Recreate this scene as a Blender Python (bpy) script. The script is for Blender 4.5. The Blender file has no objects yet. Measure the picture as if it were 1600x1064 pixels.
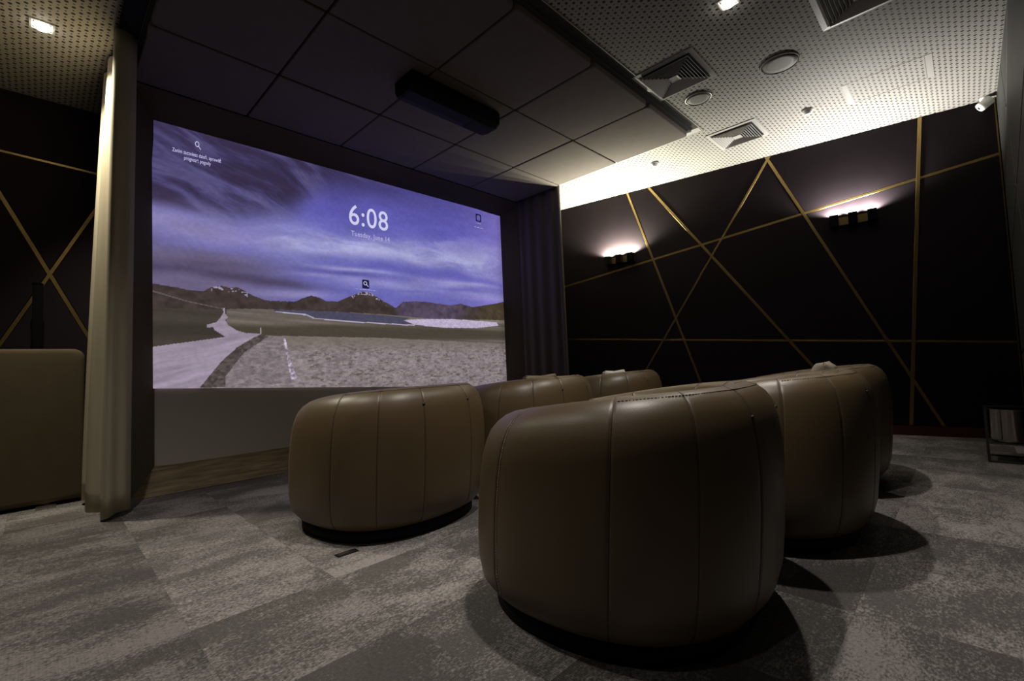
import bpy, bmesh, math, random
import numpy as np
from mathutils import Vector, Matrix

# ------------------------------------------------------------------ scene, camera, exposure, lights
S = bpy.context.scene
COL = S.collection
R = math.radians
S.view_settings.view_transform = 'Standard'
S.view_settings.look = 'None'
S.view_settings.exposure = 0.0
S.view_settings.gamma = 1.0
S.view_settings.use_curve_mapping = False

CAM = Vector((3.855, -1.10625, 0.765))
yaw, pitch, roll = R(134.45), R(3.03), R(-2.33)
fwd = Vector((math.cos(yaw)*math.cos(pitch), math.sin(yaw)*math.cos(pitch), math.sin(pitch)))
rt0 = Vector((math.sin(yaw), -math.cos(yaw), 0.0))
up0 = rt0.cross(fwd)
rt = rt0*math.cos(roll) + up0*math.sin(roll)
up = -rt0*math.sin(roll) + up0*math.cos(roll)
cd = bpy.data.cameras.new('camera')
cam = bpy.data.objects.new('camera', cd)
COL.objects.link(cam)
M = Matrix((rt, up, -fwd)).transposed().to_4x4()
M.translation = CAM
cam.matrix_world = M
cd.sensor_width = 36.0
cd.lens = 726.0/1600.0*36.0
cd.clip_start = 0.02
S.camera = cam

W = bpy.data.worlds.new('world')
S.world = W
W.use_nodes = True
W.node_tree.nodes['Background'].inputs[0].default_value = (0.5, 0.55, 0.6, 1)
W.node_tree.nodes['Background'].inputs[1].default_value = 0.002

ZC = 2.82          # perforated ceiling
ZR = 2.765         # underside of the felt raft

def spot(name, loc, power, color, angle, blend=0.6, radius=0.03, aim=(0, 0, -1)):
    l = bpy.data.lights.new(name, 'SPOT')
    l.energy = power; l.color = color; l.spot_size = R(angle); l.spot_blend = blend
    l.shadow_soft_size = radius
    o = bpy.data.objects.new(name, l); COL.objects.link(o)
    o.location = loc
    o.rotation_euler = Vector(aim).to_track_quat('-Z', 'Y').to_euler()
    return o

WARM = (1.0, 0.93, 0.86)
LAMPS = [  # x, y, power : recessed downlights of the room, the last one an added fill
    (0.188, -1.113, 150, (1.0, 0.93, 0.74)),
    (2.991, 1.682, 100, WARM),
    (2.991, 0.150, 115, WARM),
    (1.800, -1.200, 66, WARM),
    (3.300, -1.600, 14, WARM),  # unseen weak fill lamp, added behind the camera
]
for k, (lx, ly, lp, lc) in enumerate(LAMPS):
    if k == 0: spot('downlight_lamp', (lx, ly, ZC-0.035), lp, lc, 104, 0.7, 0.03, (0.06, 0.42, -1))   # tilted towards the curtain
    else: spot('downlight_lamp', (lx, ly, ZC-0.035), lp, lc, 98, 0.75, 0.03)

# far wall frame: origin, direction along the wall, inward normal
FA = Vector((0.073, 3.796, 0)); FB = Vector((4.15, 4.441, 0))
FD = (FB-FA).normalized(); FN = Vector((FD.y, -FD.x, 0))   # FN points into the room
def fw(s, z, out=0.0):
    p = FA + FD*s + FN*out
    return Vector((p.x, p.y, z))
SCONCE = [(0.62, 330, (1.0, 1.0, 0.80)), (2.935, 150, (1.0, 0.98, 0.92))]
for s0, pw, SC_COL in SCONCE:
    for k in range(3):
        spot('sconce_lamp', fw(s0+0.035+k*0.145, 2.052, 0.052), pw/3, SC_COL, 165, 0.5, 0.012, (0, 0, 1))

# ------------------------------------------------------------------ helpers
def lin(c):
    return tuple((v/255/12.92 if v/255 <= 0.04045 else ((v/255+0.055)/1.055)**2.4) for v in c)

def mat(name, color, rough=0.6, metal=0.0, spec=0.5, noise=None, bump=None, emit=None, aniso=(1, 1, 1), coat=0.0):
    m = bpy.data.materials.new(name); m.use_nodes = True
    nt = m.node_tree; b = nt.nodes['Principled BSDF']
    b.inputs['Base Color'].default_value = (*color, 1)
    b.inputs['Roughness'].default_value = rough
    b.inputs['Metallic'].default_value = metal
    b.inputs['Specular IOR Level'].default_value = spec
    if coat: b.inputs['Coat Weight'].default_value = coat
    tc = mp = None
    if noise or bump:
        tc = nt.nodes.new('ShaderNodeTexCoord'); mp = nt.nodes.new('ShaderNodeMapping')
        mp.inputs['Scale'].default_value = aniso
        nt.links.new(tc.outputs['Object'], mp.inputs['Vector'])
    if noise:   # (scale, amount)
        n = nt.nodes.new('ShaderNodeTexNoise'); n.inputs['Scale'].default_value = noise[0]; n.inputs['Detail'].default_value = 5
        nt.links.new(mp.outputs[0], n.inputs['Vector'])
        mx = nt.nodes.new('ShaderNodeMix'); mx.data_type = 'RGBA'
        a = noise[1]
        mx.inputs[6].default_value = (*[v*(1-a) for v in color], 1)
        mx.inputs[7].default_value = (*[min(1, v*(1+a)) for v in color], 1)
        nt.links.new(n.outputs['Fac'], mx.inputs[0]); nt.links.new(mx.outputs[2], b.inputs['Base Color'])
    if bump:    # (scale, strength, distance)
        n2 = nt.nodes.new('ShaderNodeTexNoise'); n2.inputs['Scale'].default_value = bump[0]; n2.inputs['Detail'].default_value = 3
        nt.links.new(mp.outputs[0], n2.inputs['Vector'])
        bp = nt.nodes.new('ShaderNodeBump'); bp.inputs['Strength'].default_value = bump[1]; bp.inputs['Distance'].default_value = bump[2]
        nt.links.new(n2.outputs['Fac'], bp.inputs['Height']); nt.links.new(bp.outputs[0], b.inputs['Normal'])
    if emit:
        b.inputs['Emission Color'].default_value = (*emit[0], 1); b.inputs['Emission Strength'].default_value = emit[1]
    return m

def obj(name, bm, m=None, parent=None, smooth=False, loc=None):
    me = bpy.data.meshes.new(name)
    bmesh.ops.recalc_face_normals(bm, faces=bm.faces[:])
    if smooth:
        for f in bm.faces: f.smooth = True
    bm.to_mesh(me); bm.free()
    if m: me.materials.append(m)
    o = bpy.data.objects.new(name, me); COL.objects.link(o)
    if parent: o.parent = parent
    if loc is not None: o.location = loc
    return o

def tag(o, label, cat, group=None, kind=None):
    if label: o['label'] = label
    if cat: o['category'] = cat
    if group: o['group'] = group
    if kind: o['kind'] = kind
    return o

def struct(o):
    o['kind'] = 'structure'; return o

def thing(name, label, cat, loc=(0, 0, 0), rz=0.0, group=None):
    o = bpy.data.objects.new(name, None); COL.objects.link(o)
    o.empty_display_size = 0.1; o.location = loc; o.rotation_euler = (0, 0, rz)
    return tag(o, label, cat, group)

def box(bm, x0, x1, y0, y1, z0, z1, bev=0.0, mtx=None):
    vs = [bm.verts.new(v) for v in ((x0, y0, z0), (x1, y0, z0), (x1, y1, z0), (x0, y1, z0), (x0, y0, z1), (x1, y0, z1), (x1, y1, z1), (x0, y1, z1))]
    fs = [bm.faces.new([vs[i] for i in q]) for q in ((0, 3, 2, 1), (4, 5, 6, 7), (0, 1, 5, 4), (1, 2, 6, 5), (2, 3, 7, 6), (3, 0, 4, 7))]
    if mtx is not None:
        for v in vs: v.co = mtx @ v.co
    if bev:
        es = list({e for f in fs for e in f.edges})
        bmesh.ops.bevel(bm, geom=es, offset=bev, segments=2, affect='EDGES')
    return bm

def nb(): return bmesh.new()

def loft(bm, rings, close=True, cap0=False, cap1=False):
    vr = [[bm.verts.new(p) for p in r] for r in rings]
    n = len(vr[0])
    for a, b in zip(vr[:-1], vr[1:]):
        for i in range(n if close else n-1):
            j = (i+1) % n
            try: bm.faces.new((a[i], a[j], b[j], b[i]))
            except ValueError: pass
    if cap0: bm.faces.new(vr[0])
    if cap1: bm.faces.new(vr[-1])
    return vr

def circ(r, z, n=32, cx=0, cy=0, a0=0):
    return [Vector((cx+r*math.cos(a0+2*math.pi*i/n), cy+r*math.sin(a0+2*math.pi*i/n), z)) for i in range(n)]

def tube(bm, pts, r, n=6, cap=True):
    pts = [Vector(p) for p in pts]; rings = []
    for i, p in enumerate(pts):
        d = (pts[min(i+1, len(pts)-1)]-pts[max(i-1, 0)]).normalized()
        a = d.orthogonal().normalized() if i == 0 else (a - d*a.dot(d)).normalized()
        b = d.cross(a)
        rings.append([p + (a*math.cos(2*math.pi*k/n)+b*math.sin(2*math.pi*k/n))*r for k in range(n)])
    loft(bm, rings, True, cap, cap)

def clip(poly, p, q, off=0.0):
    """keep the part of a convex 2D polygon on the left of p->q, set back by off"""
    dx, dy = q[0]-p[0], q[1]-p[1]; L = math.hypot(dx, dy); nx, ny = -dy/L, dx/L
    f = lambda v: (v[0]-p[0])*nx+(v[1]-p[1])*ny-off
    out = []
    for i in range(len(poly)):
        a, b = poly[i], poly[(i+1) % len(poly)]; fa, fb = f(a), f(b)
        if fa >= 0: out.append(a)
        if (fa >= 0) != (fb >= 0):
            t = fa/(fa-fb); out.append((a[0]+(b[0]-a[0])*t, a[1]+(b[1]-a[1])*t))
    return out

def area(p):
    return 0.5*sum(p[i][0]*p[(i+1) % len(p)][1]-p[(i+1) % len(p)][0]*p[i][1] for i in range(len(p)))

def shrink(poly, d):
    if area(poly) < 0: poly = poly[::-1]
    res = poly
    for i in range(len(poly)):
        res = clip(res, poly[i], poly[(i+1) % len(poly)], d)
        if len(res) < 3: return None
    return res

def slab(poly, to3, t0, t1, cham):
    """extruded polygon, front edge chamfered; to3(u, v, out) -> Vector"""
    bm = nb(); n = len(poly)
    sp = shrink(poly, cham)
    if sp is None or len(sp) != n: sp = None
    if area(poly) < 0: poly = poly[::-1]
    rings = [[to3(u, v, t0) for u, v in poly], [to3(u, v, t1-cham) for u, v in poly]]
    if sp:
        # pair each shrunk corner with its nearest original corner
        k = min(range(n), key=lambda i: (sp[i][0]-poly[0][0])**2+(sp[i][1]-poly[0][1])**2)
        sp = sp[k:]+sp[:k]
        rings.append([to3(u, v, t1) for u, v in sp])
    else:
        rings.append([to3(u, v, t1) for u, v in poly])
    loft(bm, rings, True, True, True)
    return bm

# ------------------------------------------------------------------ materials
def wall_panel_mat():
    m = mat('dark_wall_felt', (0.0130, 0.0090, 0.0108), 0.7, spec=0.08, noise=(6, 0.25), bump=(350, 0.15, 0.002))
    return m
M_PANEL = wall_panel_mat()
M_BASE = mat('black_substrate', (0.006, 0.005, 0.005), 0.8, spec=0.1)
M_BRASS = mat('brushed_brass', (0.33, 0.23, 0.09), 0.38, metal=1.0, noise=(25, 0.2))
M_RED = mat('dark_red_skirting', (0.05, 0.006, 0.004), 0.5)
M_FELT = mat('charcoal_felt', (0.165, 0.140, 0.125), 0.95, spec=0.1, noise=(14, 0.12), bump=(260, 0.5, 0.003))
M_FELTBASE = mat('raft_backing', (0.06, 0.056, 0.05), 0.8, spec=0.2)
M_TRIM = mat('white_metal_trim', (0.55, 0.53, 0.50), 0.4, spec=0.5)
M_BLACK = mat('black_plastic', (0.007, 0.007, 0.007), 0.7, spec=0.2)
M_GLOSS = mat('black_gloss', (0.004, 0.004, 0.005), 0.12, spec=0.6)
M_FRAMEFAB = mat('dark_frame_fabric', (0.13, 0.108, 0.085), 0.9, spec=0.1, noise=(40, 0.2), bump=(400, 0.3, 0.002))
M_SCREEN = mat('white_screen_fabric', (0.62, 0.56, 0.51), 0.85, spec=0.1, bump=(300, 0.1, 0.001))
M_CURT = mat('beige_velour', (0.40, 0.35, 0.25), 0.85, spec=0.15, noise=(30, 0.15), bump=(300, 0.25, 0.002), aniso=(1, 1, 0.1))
M_DIV = mat('tan_velour', (0.088, 0.068, 0.042), 0.95, spec=0.1, noise=(7, 0.16), bump=(120, 0.3, 0.003))
M_STEEL = mat('brushed_steel', (0.45, 0.42, 0.38), 0.35, metal=1.0)
M_THREAD = mat('tan_thread', (0.34, 0.27, 0.18), 0.7)
M_PIPING = mat('seam_leather', (0.05, 0.035, 0.02), 0.5)
M_TACK = mat('black_tack', (0.01, 0.008, 0.006), 0.6)
M_PILLOW_W = mat('cream_cushion_cloth', (0.62, 0.58, 0.52), 0.9, noise=(20, 0.1), bump=(200, 0.3, 0.003))
M_PILLOW_G = mat('taupe_cushion_cloth', (0.34, 0.28, 0.22), 0.9, noise=(20, 0.25), bump=(90, 0.5, 0.005))
M_WHITE = mat('white_plastic', (0.85, 0.83, 0.80), 0.45)
M_GRILLE = mat('grey_grille', (0.23, 0.215, 0.20), 0.6, bump=(900, 0.3, 0.001))
M_VENT = mat('vent_aluminium', (0.42, 0.40, 0.37), 0.42, metal=0.0)
M_LEATHER = mat('brown_leather', (0.090, 0.060, 0.027), 0.43, spec=0.6, noise=(5, 0.10), bump=(330, 0.12, 0.002))
M_LAMP = mat('lamp_glow', (1, 1, 1), 0.4, emit=((1.0, 0.95, 0.85), 30))
M_SLAMP = mat('sconce_glow', (1, 1, 1), 0.4, emit=((1.0, 0.93, 0.85), 14))

def perf_mat():
    m = bpy.data.materials.new('perforated_board'); m.use_nodes = True
    nt = m.node_tree; b = nt.nodes['Principled BSDF']; L = nt.links.new
    b.inputs['Roughness'].default_value = 0.7; b.inputs['Specular IOR Level'].default_value = 0.2
    tc = nt.nodes.new('ShaderNodeTexCoord'); sx = nt.nodes.new('ShaderNodeSeparateXYZ'); L(tc.outputs['Object'], sx.inputs[0])
    def mth(op, a, c=None, d=None):
        n = nt.nodes.new('ShaderNodeMath'); n.operation = op
        for i, v in enumerate((a, c, d)):
            if v is None: continue
            if isinstance(v, (int, float)): n.inputs[i].default_value = v
            else: L(v, n.inputs[i])
        return n.outputs[0]
    P = 0.0305
    u = mth('DIVIDE', mth('SUBTRACT', sx.outputs[0], 3.105), P)
    v = mth('DIVIDE', mth('SUBTRACT', sx.outputs[1], 1.845), P)
    ru, rv = mth('ROUND', u), mth('ROUND', v)
    fu, fv = mth('SUBTRACT', u, ru), mth('SUBTRACT', v, rv)
    par = mth('FLOORED_MODULO', mth('ADD', ru, rv), 2.0)     # 1 = large hole, 0 = small hole
    rad = mth('MULTIPLY_ADD', par, 0.150, 0.155)
    d = mth('SQRT', mth('ADD', mth('MULTIPLY', fu, fu), mth('MULTIPLY', fv, fv)))
    hole = mth('LESS_THAN', d, rad)
    mx = nt.nodes.new('ShaderNodeMix'); mx.data_type = 'RGBA'
    mx.inputs[6].default_value = (0.33, 0.31, 0.285, 1); mx.inputs[7].default_value = (0.020, 0.018, 0.015, 1)
    L(hole, mx.inputs[0]); L(mx.outputs[2], b.inputs['Base Color'])
    return m
M_PERF = perf_mat()

def carpet_mat():
    m = bpy.data.materials.new('carpet'); m.use_nodes = True
    nt = m.node_tree; b = nt.nodes['Principled BSDF']; L = nt.links.new
    b.inputs['Roughness'].default_value = 0.9; b.inputs['Specular IOR Level'].default_value = 0.15
    tc = nt.nodes.new('ShaderNodeTexCoord'); oi = nt.nodes.new('ShaderNodeObjectInfo')
    mul = nt.nodes.new('ShaderNodeVectorMath'); mul.operation = 'SCALE'; mul.inputs[0].default_value = (37.0, 53.0, 91.0)
    L(oi.outputs['Random'], mul.inputs[3])
    add = nt.nodes.new('ShaderNodeVectorMath'); L(tc.outputs['Object'], add.inputs[0]); L(mul.outputs[0], add.inputs[1])
    def noise(sc, stretch, det=4, rough=0.6):
        mp = nt.nodes.new('ShaderNodeMapping'); mp.inputs['Scale'].default_value = stretch; L(add.outputs[0], mp.inputs[0])
        n = nt.nodes.new('ShaderNodeTexNoise'); n.inputs['Scale'].default_value = sc; n.inputs['Detail'].default_value = det
        n.inputs['Roughness'].default_value = rough
        L(mp.outputs[0], n.inputs['Vector']); return n.outputs['Fac']
    def ramp(src, p0, c0, p1, c1):
        r = nt.nodes.new('ShaderNodeValToRGB'); r.color_ramp.elements[0].position = p0; r.color_ramp.elements[1].position = p1
        r.color_ramp.elements[0].color = (c0, c0, c0, 1); r.color_ramp.elements[1].color = (c1, c1, c1, 1)
        L(src, r.inputs[0]); return r.outputs[0]
    def mth(op, a, c):
        n = nt.nodes.new('ShaderNodeMath'); n.operation = op
        for i, v in enumerate((a, c)):
            if isinstance(v, (int, float)): n.inputs[i].default_value = v
            else: L(v, n.inputs[i])
        return n.outputs[0]
    patch = noise(2.6, (1.5, 0.8, 1), 2, 0.5)
    grain = noise(150, (1.0, 0.55, 1), 2, 0.7)
    mid = noise(22, (1.6, 0.6, 1), 4, 0.7)
    # worn patches break up into loose loops of a light yarn over a dark ground
    worn = ramp(mth('ADD', mth('ADD', patch, mth('MULTIPLY', mth('SUBTRACT', mid, 0.5), 0.5)), mth('MULTIPLY', mth('SUBTRACT', grain, 0.5), 0.7)), 0.44, 0.0, 0.66, 1.0)
    mx = nt.nodes.new('ShaderNodeMix'); mx.data_type = 'RGBA'
    mx.inputs[6].default_value = (0.106, 0.098, 0.091, 1); mx.inputs[7].default_value = (0.262, 0.238, 0.228, 1)
    L(worn, mx.inputs[0])
    g2 = ramp(grain, 0.25, 0.72, 0.75, 1.28)
    tone = ramp(oi.outputs['Random'], 0.0, 0.66, 1.0, 1.16)
    mm = nt.nodes.new('ShaderNodeMix'); mm.data_type = 'RGBA'; mm.blend_type = 'MULTIPLY'; mm.inputs[0].default_value = 1.0
    L(mx.outputs[2], mm.inputs[6]); L(mth('MULTIPLY', g2, tone), mm.inputs[7])
    L(mm.outputs[2], b.inputs['Base Color'])
    # woven ribs
    wv = nt.nodes.new('ShaderNodeTexWave'); wv.inputs['Scale'].default_value = 42; wv.bands_direction = 'Y'
    wv.inputs['Distortion'].default_value = 2.5; wv.inputs['Detail'].default_value = 2; wv.inputs['Detail Scale'].default_value = 3
    L(add.outputs[0], wv.inputs[0])
    h = mth('ADD', mth('MULTIPLY', wv.outputs['Fac'], 0.5), mth('MULTIPLY', grain, 1.2))
    bp = nt.nodes.new('ShaderNodeBump'); bp.inputs['Strength'].default_value = 0.55; bp.inputs['Distance'].default_value = 0.004
    L(h, bp.inputs['Height']); L(bp.outputs[0], b.inputs['Normal'])
    return m
M_CARPET = carpet_mat()

def wood_mat():
    m = bpy.data.materials.new('oak_veneer'); m.use_nodes = True
    nt = m.node_tree; b = nt.nodes['Principled BSDF']; L = nt.links.new
    b.inputs['Roughness'].default_value = 0.55
    tc = nt.nodes.new('ShaderNodeTexCoord'); mp = nt.nodes.new('ShaderNodeMapping')
    mp.inputs['Rotation'].default_value = (R(38), 0, 0); mp.inputs['Scale'].default_value = (1, 1.2, 16)
    L(tc.outputs['Object'], mp.inputs[0])
    n = nt.nodes.new('ShaderNodeTexNoise'); n.inputs['Scale'].default_value = 4; n.inputs['Detail'].default_value = 6
    L(mp.outputs[0], n.inputs['Vector'])
    r = nt.nodes.new('ShaderNodeValToRGB'); r.color_ramp.elements[0].position = 0.35; r.color_ramp.elements[1].position = 0.68
    r.color_ramp.elements[0].color = (0.15, 0.11, 0.055, 1); r.color_ramp.elements[1].color = (0.34, 0.26, 0.145, 1)
    L(n.outputs['Fac'], r.inputs[0]); L(r.outputs[0], b.inputs['Base Color'])
    return m
M_WOOD = wood_mat()

# ------------------------------------------------------------------ room shell
XL, XR, YN = -0.78, 4.15, -3.2
bm = nb(); box(bm, XL-0.1, XR+0.1, YN-0.1, 4.75, -0.12, -0.012)
floor = struct(obj('floor', bm, M_BASE))
TX, TY, X0, Y0 = 0.4826, 0.452, 1.152, -0.777
def ceilwall(poly):   # keep in front of the far wall
    return clip(poly, (FB.x, FB.y), (FA.x, FA.y), 0.004)
full = None
for i in range(-5, 8):
    for j in range(-7, 14):
        x0, x1 = X0+i*TX, X0+(i+1)*TX; y0, y1 = Y0+j*TY, Y0+(j+1)*TY
        g = 0.0001
        p = [(x0+g, y0+g), (x1-g, y0+g), (x1-g, y1-g), (x0+g, y1-g)]
        q = clip(p, (XL+0.003, 10), (XL+0.003, -10)); q = clip(q, (XR-0.003, -10), (XR-0.003, 10)) if len(q) > 2 else q
        q = clip(q, (-9, YN+0.003), (9, YN+0.003)) if len(q) > 2 else q
        q = ceilwall(q) if len(q) > 2 else q
        if len(q) < 3 or area(q) < 0.002: continue
        cx, cy = (x0+x1)/2, (y0+y1)/2
        whole = abs(area(q)-area(p)) < 1e-6
        if whole and full:
            o = bpy.data.objects.new('carpet_tile', full); COL.objects.link(o); o.parent = floor; o.location = (cx, cy, 0)
        else:
            bm = slab([(a-cx, b-cy) for a, b in q], lambda u, v, t: Vector((u, v, t)), -0.012, 0.0, 0.0003)
            o = obj('carpet_tile', bm, M_CARPET, floor, loc=(cx, cy, 0))
            if whole: full = o.data

# ceiling: perforated board
bm = nb()
cp = [(XL-0.1, YN-0.1), (XR+0.1, YN-0.1), (XR+0.1, 4.75), (XL-0.1, 4.75)]
loft(bm, [[Vector((a, b, ZC)) for a, b in cp], [Vector((a, b, ZC+0.1)) for a, b in cp]], True, True, True)
ceiling = struct(obj('ceiling', bm, M_PERF))

# ---- walls with angular panels and brass strips
def panel_wall(name, to3, rect, lines, base_bm, widths=None, cham=0.004, skip=None, pm=None, sm_=None):
    wall = struct(obj(name, base_bm, M_BASE))
    polys = [rect]
    widths = widths or [0.022]*len(lines)
    for (p, q), w in zip(lines, widths):
        nxt = []
        for pl in polys:
            for a, b in ((p, q), (q, p)):
                c = clip(pl, a, b, w/2+0.0015)
                if len(c) > 2 and abs(area(c)) > 1e-3: nxt.append(c)
        polys = nxt
    for pl in polys:
        # drop nearly repeated corners
        c = [pl[i] for i in range(len(pl)) if math.hypot(pl[i][0]-pl[i-1][0], pl[i][1]-pl[i-1][1]) > 0.004]
        if len(c) < 3: continue
        if skip and skip(sum(a for a, b in c)/len(c)): continue
        obj('wall_panel', slab(c, to3, 0.001, 0.020, cham), pm or M_PANEL, wall)
    for k, ((p, q), w) in enumerate(zip(lines, widths)):
        # strip as long as it stays inside the rectangle
        L = math.hypot(q[0]-p[0], q[1]-p[1]); ux, uy = (q[0]-p[0])/L, (q[1]-p[1])/L
        big = [(p[0]-ux*9+uy*w/2, p[1]-uy*9-ux*w/2), (q[0]+ux*9+uy*w/2, q[1]+uy*9-ux*w/2),
               (q[0]+ux*9-uy*w/2, q[1]+uy*9+ux*w/2), (p[0]-ux*9-uy*w/2, p[1]-uy*9+ux*w/2)]
        if area(big) < 0: big = big[::-1]
        rr = rect if area(rect) > 0 else rect[::-1]
        c = big
        for i in range(len(rr)):
            c = clip(c, rr[i], rr[(i+1) % len(rr)])
            if len(c) < 3: break
        if len(c) < 3: continue
        obj('brass_strip' if sm_ is None else 'joint_strip', slab(c, to3, 0.001, (0.021 if sm_ is None else 0.012)+0.0006*k, 0.001), sm_ or M_BRASS, wall)
    return wall

# far wall
LF = 4.127
bm = nb(); n_ = FN
def quadbox(bm, s0, s1, z0, z1, o0, o1):
    pts = [fw(s0, z0, o0), fw(s1, z0, o0), fw(s1, z0, o1), fw(s0, z0, o1)]
    pt2 = [fw(s0, z1, o0), fw(s1, z1, o0), fw(s1, z1, o1), fw(s0, z1, o1)]
    loft(bm, [pts, pt2], True, True, True)
quadbox(bm, -0.95, LF+0.1, -0.01, ZC, -0.12, -0.02)
lines = [((-0.04, 1.775), (4.112, 2.345)), ((-0.053, 1.078), (4.107, 0.787)), ((0.934, 2.79), (1.658, 0.464)),
         ((1.215, 2.785), (2.718, 0.623)), ((2.445, 2.783), (1.047, 0.656)), ((2.453, 2.783), (3.628, 0.091)),
         ((3.647, 2.796), (3.414, 0.096))]
wall_back = panel_wall('wall_back', lambda u, v, t: fw(u, v, t-0.021), [(-0.86, 0.09), (LF-0.004, 0.09), (LF-0.004, ZC-0.004), (-0.86, ZC-0.004)],
                       lines, bm, [0.024, 0.018, 0.024, 0.026, 0.022, 0.026, 0.028])
bm = nb(); quadbox(bm, -0.86, LF-0.004, 0.0, 0.086, -0.019, -0.001)
struct(obj('baseboard_back', bm, M_RED))
bm = nb(); quadbox(bm, LF-0.014, LF-0.006, 0.088, ZC-0.002, 0.001, 0.006)
struct(obj('trim_1', bm, M_BRASS))

# right wall (x = XR), left wall (x = XL), rear wall (y = YN)
bm = nb(); box(bm, XR+0.021, XR+0.12, YN-0.1, 4.6, 0, ZC)
panel_wall('wall_right', lambda u, v, t: Vector((XR+0.021-t, u, v)), [(YN, 0.09), (4.43, 0.09), (4.43, ZC-0.004), (YN, ZC-0.004)],
           [((3.321, 2.60), (4.30, 2.10)), ((2.42, 2.182), (4.93, 1.30)), ((3.75, 2.8), (2.95, 0.1)), ((1.9, 2.8), (2.6, 0.1)), ((-3, 1.4), (4.4, 0.7))], bm, [0.016]*5, pm=mat('grey_green_panel', (0.036, 0.036, 0.031), 0.55, spec=0.3, noise=(5, 0.2)), sm_=M_BASE)
bm = nb(); box(bm, XR-0.0, XR+0.02, YN, 4.43, 0.0, 0.086)
struct(obj('baseboard_right', bm, M_RED))
bm = nb(); box(bm, XL-0.12, XL-0.021, YN-0.1, 3.8, 0, ZC)
panel_wall('wall_left', lambda u, v, t: Vector((XL-0.021+t, u, v)), [(YN, 0.02), (-0.05, 0.02), (-0.05, ZC-0.004), (YN, ZC-0.004)],
           [((-1.309, 2.374), (-0.865, 2.348)), ((-1.305, 2.071), (-0.90, 1.201)), ((-0.862, 1.972), (-1.293, 1.044))], bm, [0.016, 0.024, 0.022])
bm = nb(); box(bm, XL-0.1, XR+0.1, YN-0.12, YN-0.021, 0, ZC)
panel_wall('wall_rear', lambda u, v, t: Vector((u, YN-0.021+t, v)), [(XL, 0.02), (XR, 0.02), (XR, ZC-0.004), (XL, ZC-0.004)],
           [((-0.7, 2.0), (4.1, 0.9)), ((1.0, 2.8), (2.4, 0.1))], bm, [0.02, 0.02])
# stage side walls and wall behind the screen
bm = nb(); box(bm, -0.30, -0.27, -0.70, 3.04, 0, ZR-0.005)
struct(obj('wall_screen', bm, M_BASE))
bm = nb(); box(bm, XL, -0.005, -0.735, -0.702, 0, ZC)
struct(obj('wall_stage_left', bm, M_FRAMEFAB))
bm = nb(); box(bm, XL, 0.03, 3.036, 3.075, 0, ZC)
struct(obj('wall_stage_right', bm, M_FRAMEFAB))

# ------------------------------------------------------------------ projection screen
YA, YB, ZT, ZB, XS = -0.695, 3.030, ZR-0.004, 0.003, -0.2        # outer opening
ya, yb, za, zb = -0.563, 2.905, 0.148, 2.632                     # inner opening
scr = thing('projection_screen', 'wide wall screen showing a landscape with a clock, above an oak board', 'screen', (0, 1.17, 0))
scr_in = (0, -1.17, 0)
def sobj(name, bm, m, smooth=False):
    o = obj(name, bm, m, scr, smooth); o.location = scr_in; return o
# fabric with a few loose folds along its lower edge
bm = nb(); NYf, NZf = 120, 60; g = []
for j in range(NZf+1):
    z = za-0.02+(zb-za+0.04)*j/NZf; row = []
    for i in range(NYf+1):
        y = ya-0.02+(yb-ya+0.04)*i/NYf
        e = math.exp(-((y-1.35)/0.38)**2)*math.exp(-((z-(0.592-0.03*(y-1.3)))/0.05)**2)
        dx = 0.012*e*math.sin((z+0.10*y)*120)
        row.append(bm.verts.new((XS-0.004+dx-0.004*(e > 0.02), y, z)))
    g.append(row)
for j in range(NZf):
    for i in range(NYf): bm.faces.new((g[j][i], g[j][i+1], g[j+1][i+1], g[j+1][i]))
sobj('screen_fabric', bm, M_SCREEN, True)

# splayed frame: four sides lofted from the square outer opening to the round-cornered inner one
def rring(rad=0.07, n=8):
    c = [(yb-rad, za+rad, -90), (yb-rad, zb-rad, 0), (ya+rad, zb-rad, 90), (ya+rad, za+rad, 180)]
    out = []
    for cy, cz, a0 in c:
        for k in range(n+1):
            a = R(a0+90*k/n); out.append((cy+rad*math.cos(a), cz+rad*math.sin(a)))
    return out
inner = rring(); n1 = 9
corn = [(YB, ZB), (YB, ZT), (YA, ZT), (YA, ZB)]
names = {0: ('frame_right', M_FRAMEFAB), 1: ('frame_top', M_FRAMEFAB), 2: ('frame_left', M_FRAMEFAB), 3: ('kick_board', M_WOOD)}
for sd in range(4):
    a, b = sd, (sd+1) % 4
    iin = [inner[a*n1+k] for k in range(n1//2, n1)] + [inner[b*n1+k] for k in range(0, n1//2+1)]
    m_ = len(iin); oa, ob = corn[a], corn[b]
    # outer side points: corner stays put while the inner arc turns
    oo = []
    for k in range(m_):
        if k < n1-n1//2: t = 0.0 if k == 0 else 0.001*k
        elif k >= m_-(n1//2+1): t = 1.0 if k == m_-1 else 1-0.001*(m_-1-k)
        else: t = 0.5
        oo.append((oa[0]+(ob[0]-oa[0])*t, oa[1]+(ob[1]-oa[1])*t))
    bm = nb()
    nm, mt = names[sd]
    xo = 0.0
    front = [[Vector((xo, y, z)) for y, z in oo], [Vector((XS, y, z)) for y, z in iin]]
    back = [[Vector((XS-0.012, y, z)) for y, z in iin], [Vector((xo-0.012, y+(0.0), z)) for y, z in oo]]
    rings = front+back+[front[0]]
    loft(bm, rings[:-1], False)
    bmesh.ops.holes_fill(bm, edges=[e for e in bm.edges if e.is_boundary], sides=0)
    o = sobj(nm, bm, mt, False)
    if sd == 3: o['label'] = 'oak veneer board below the screen'

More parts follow.
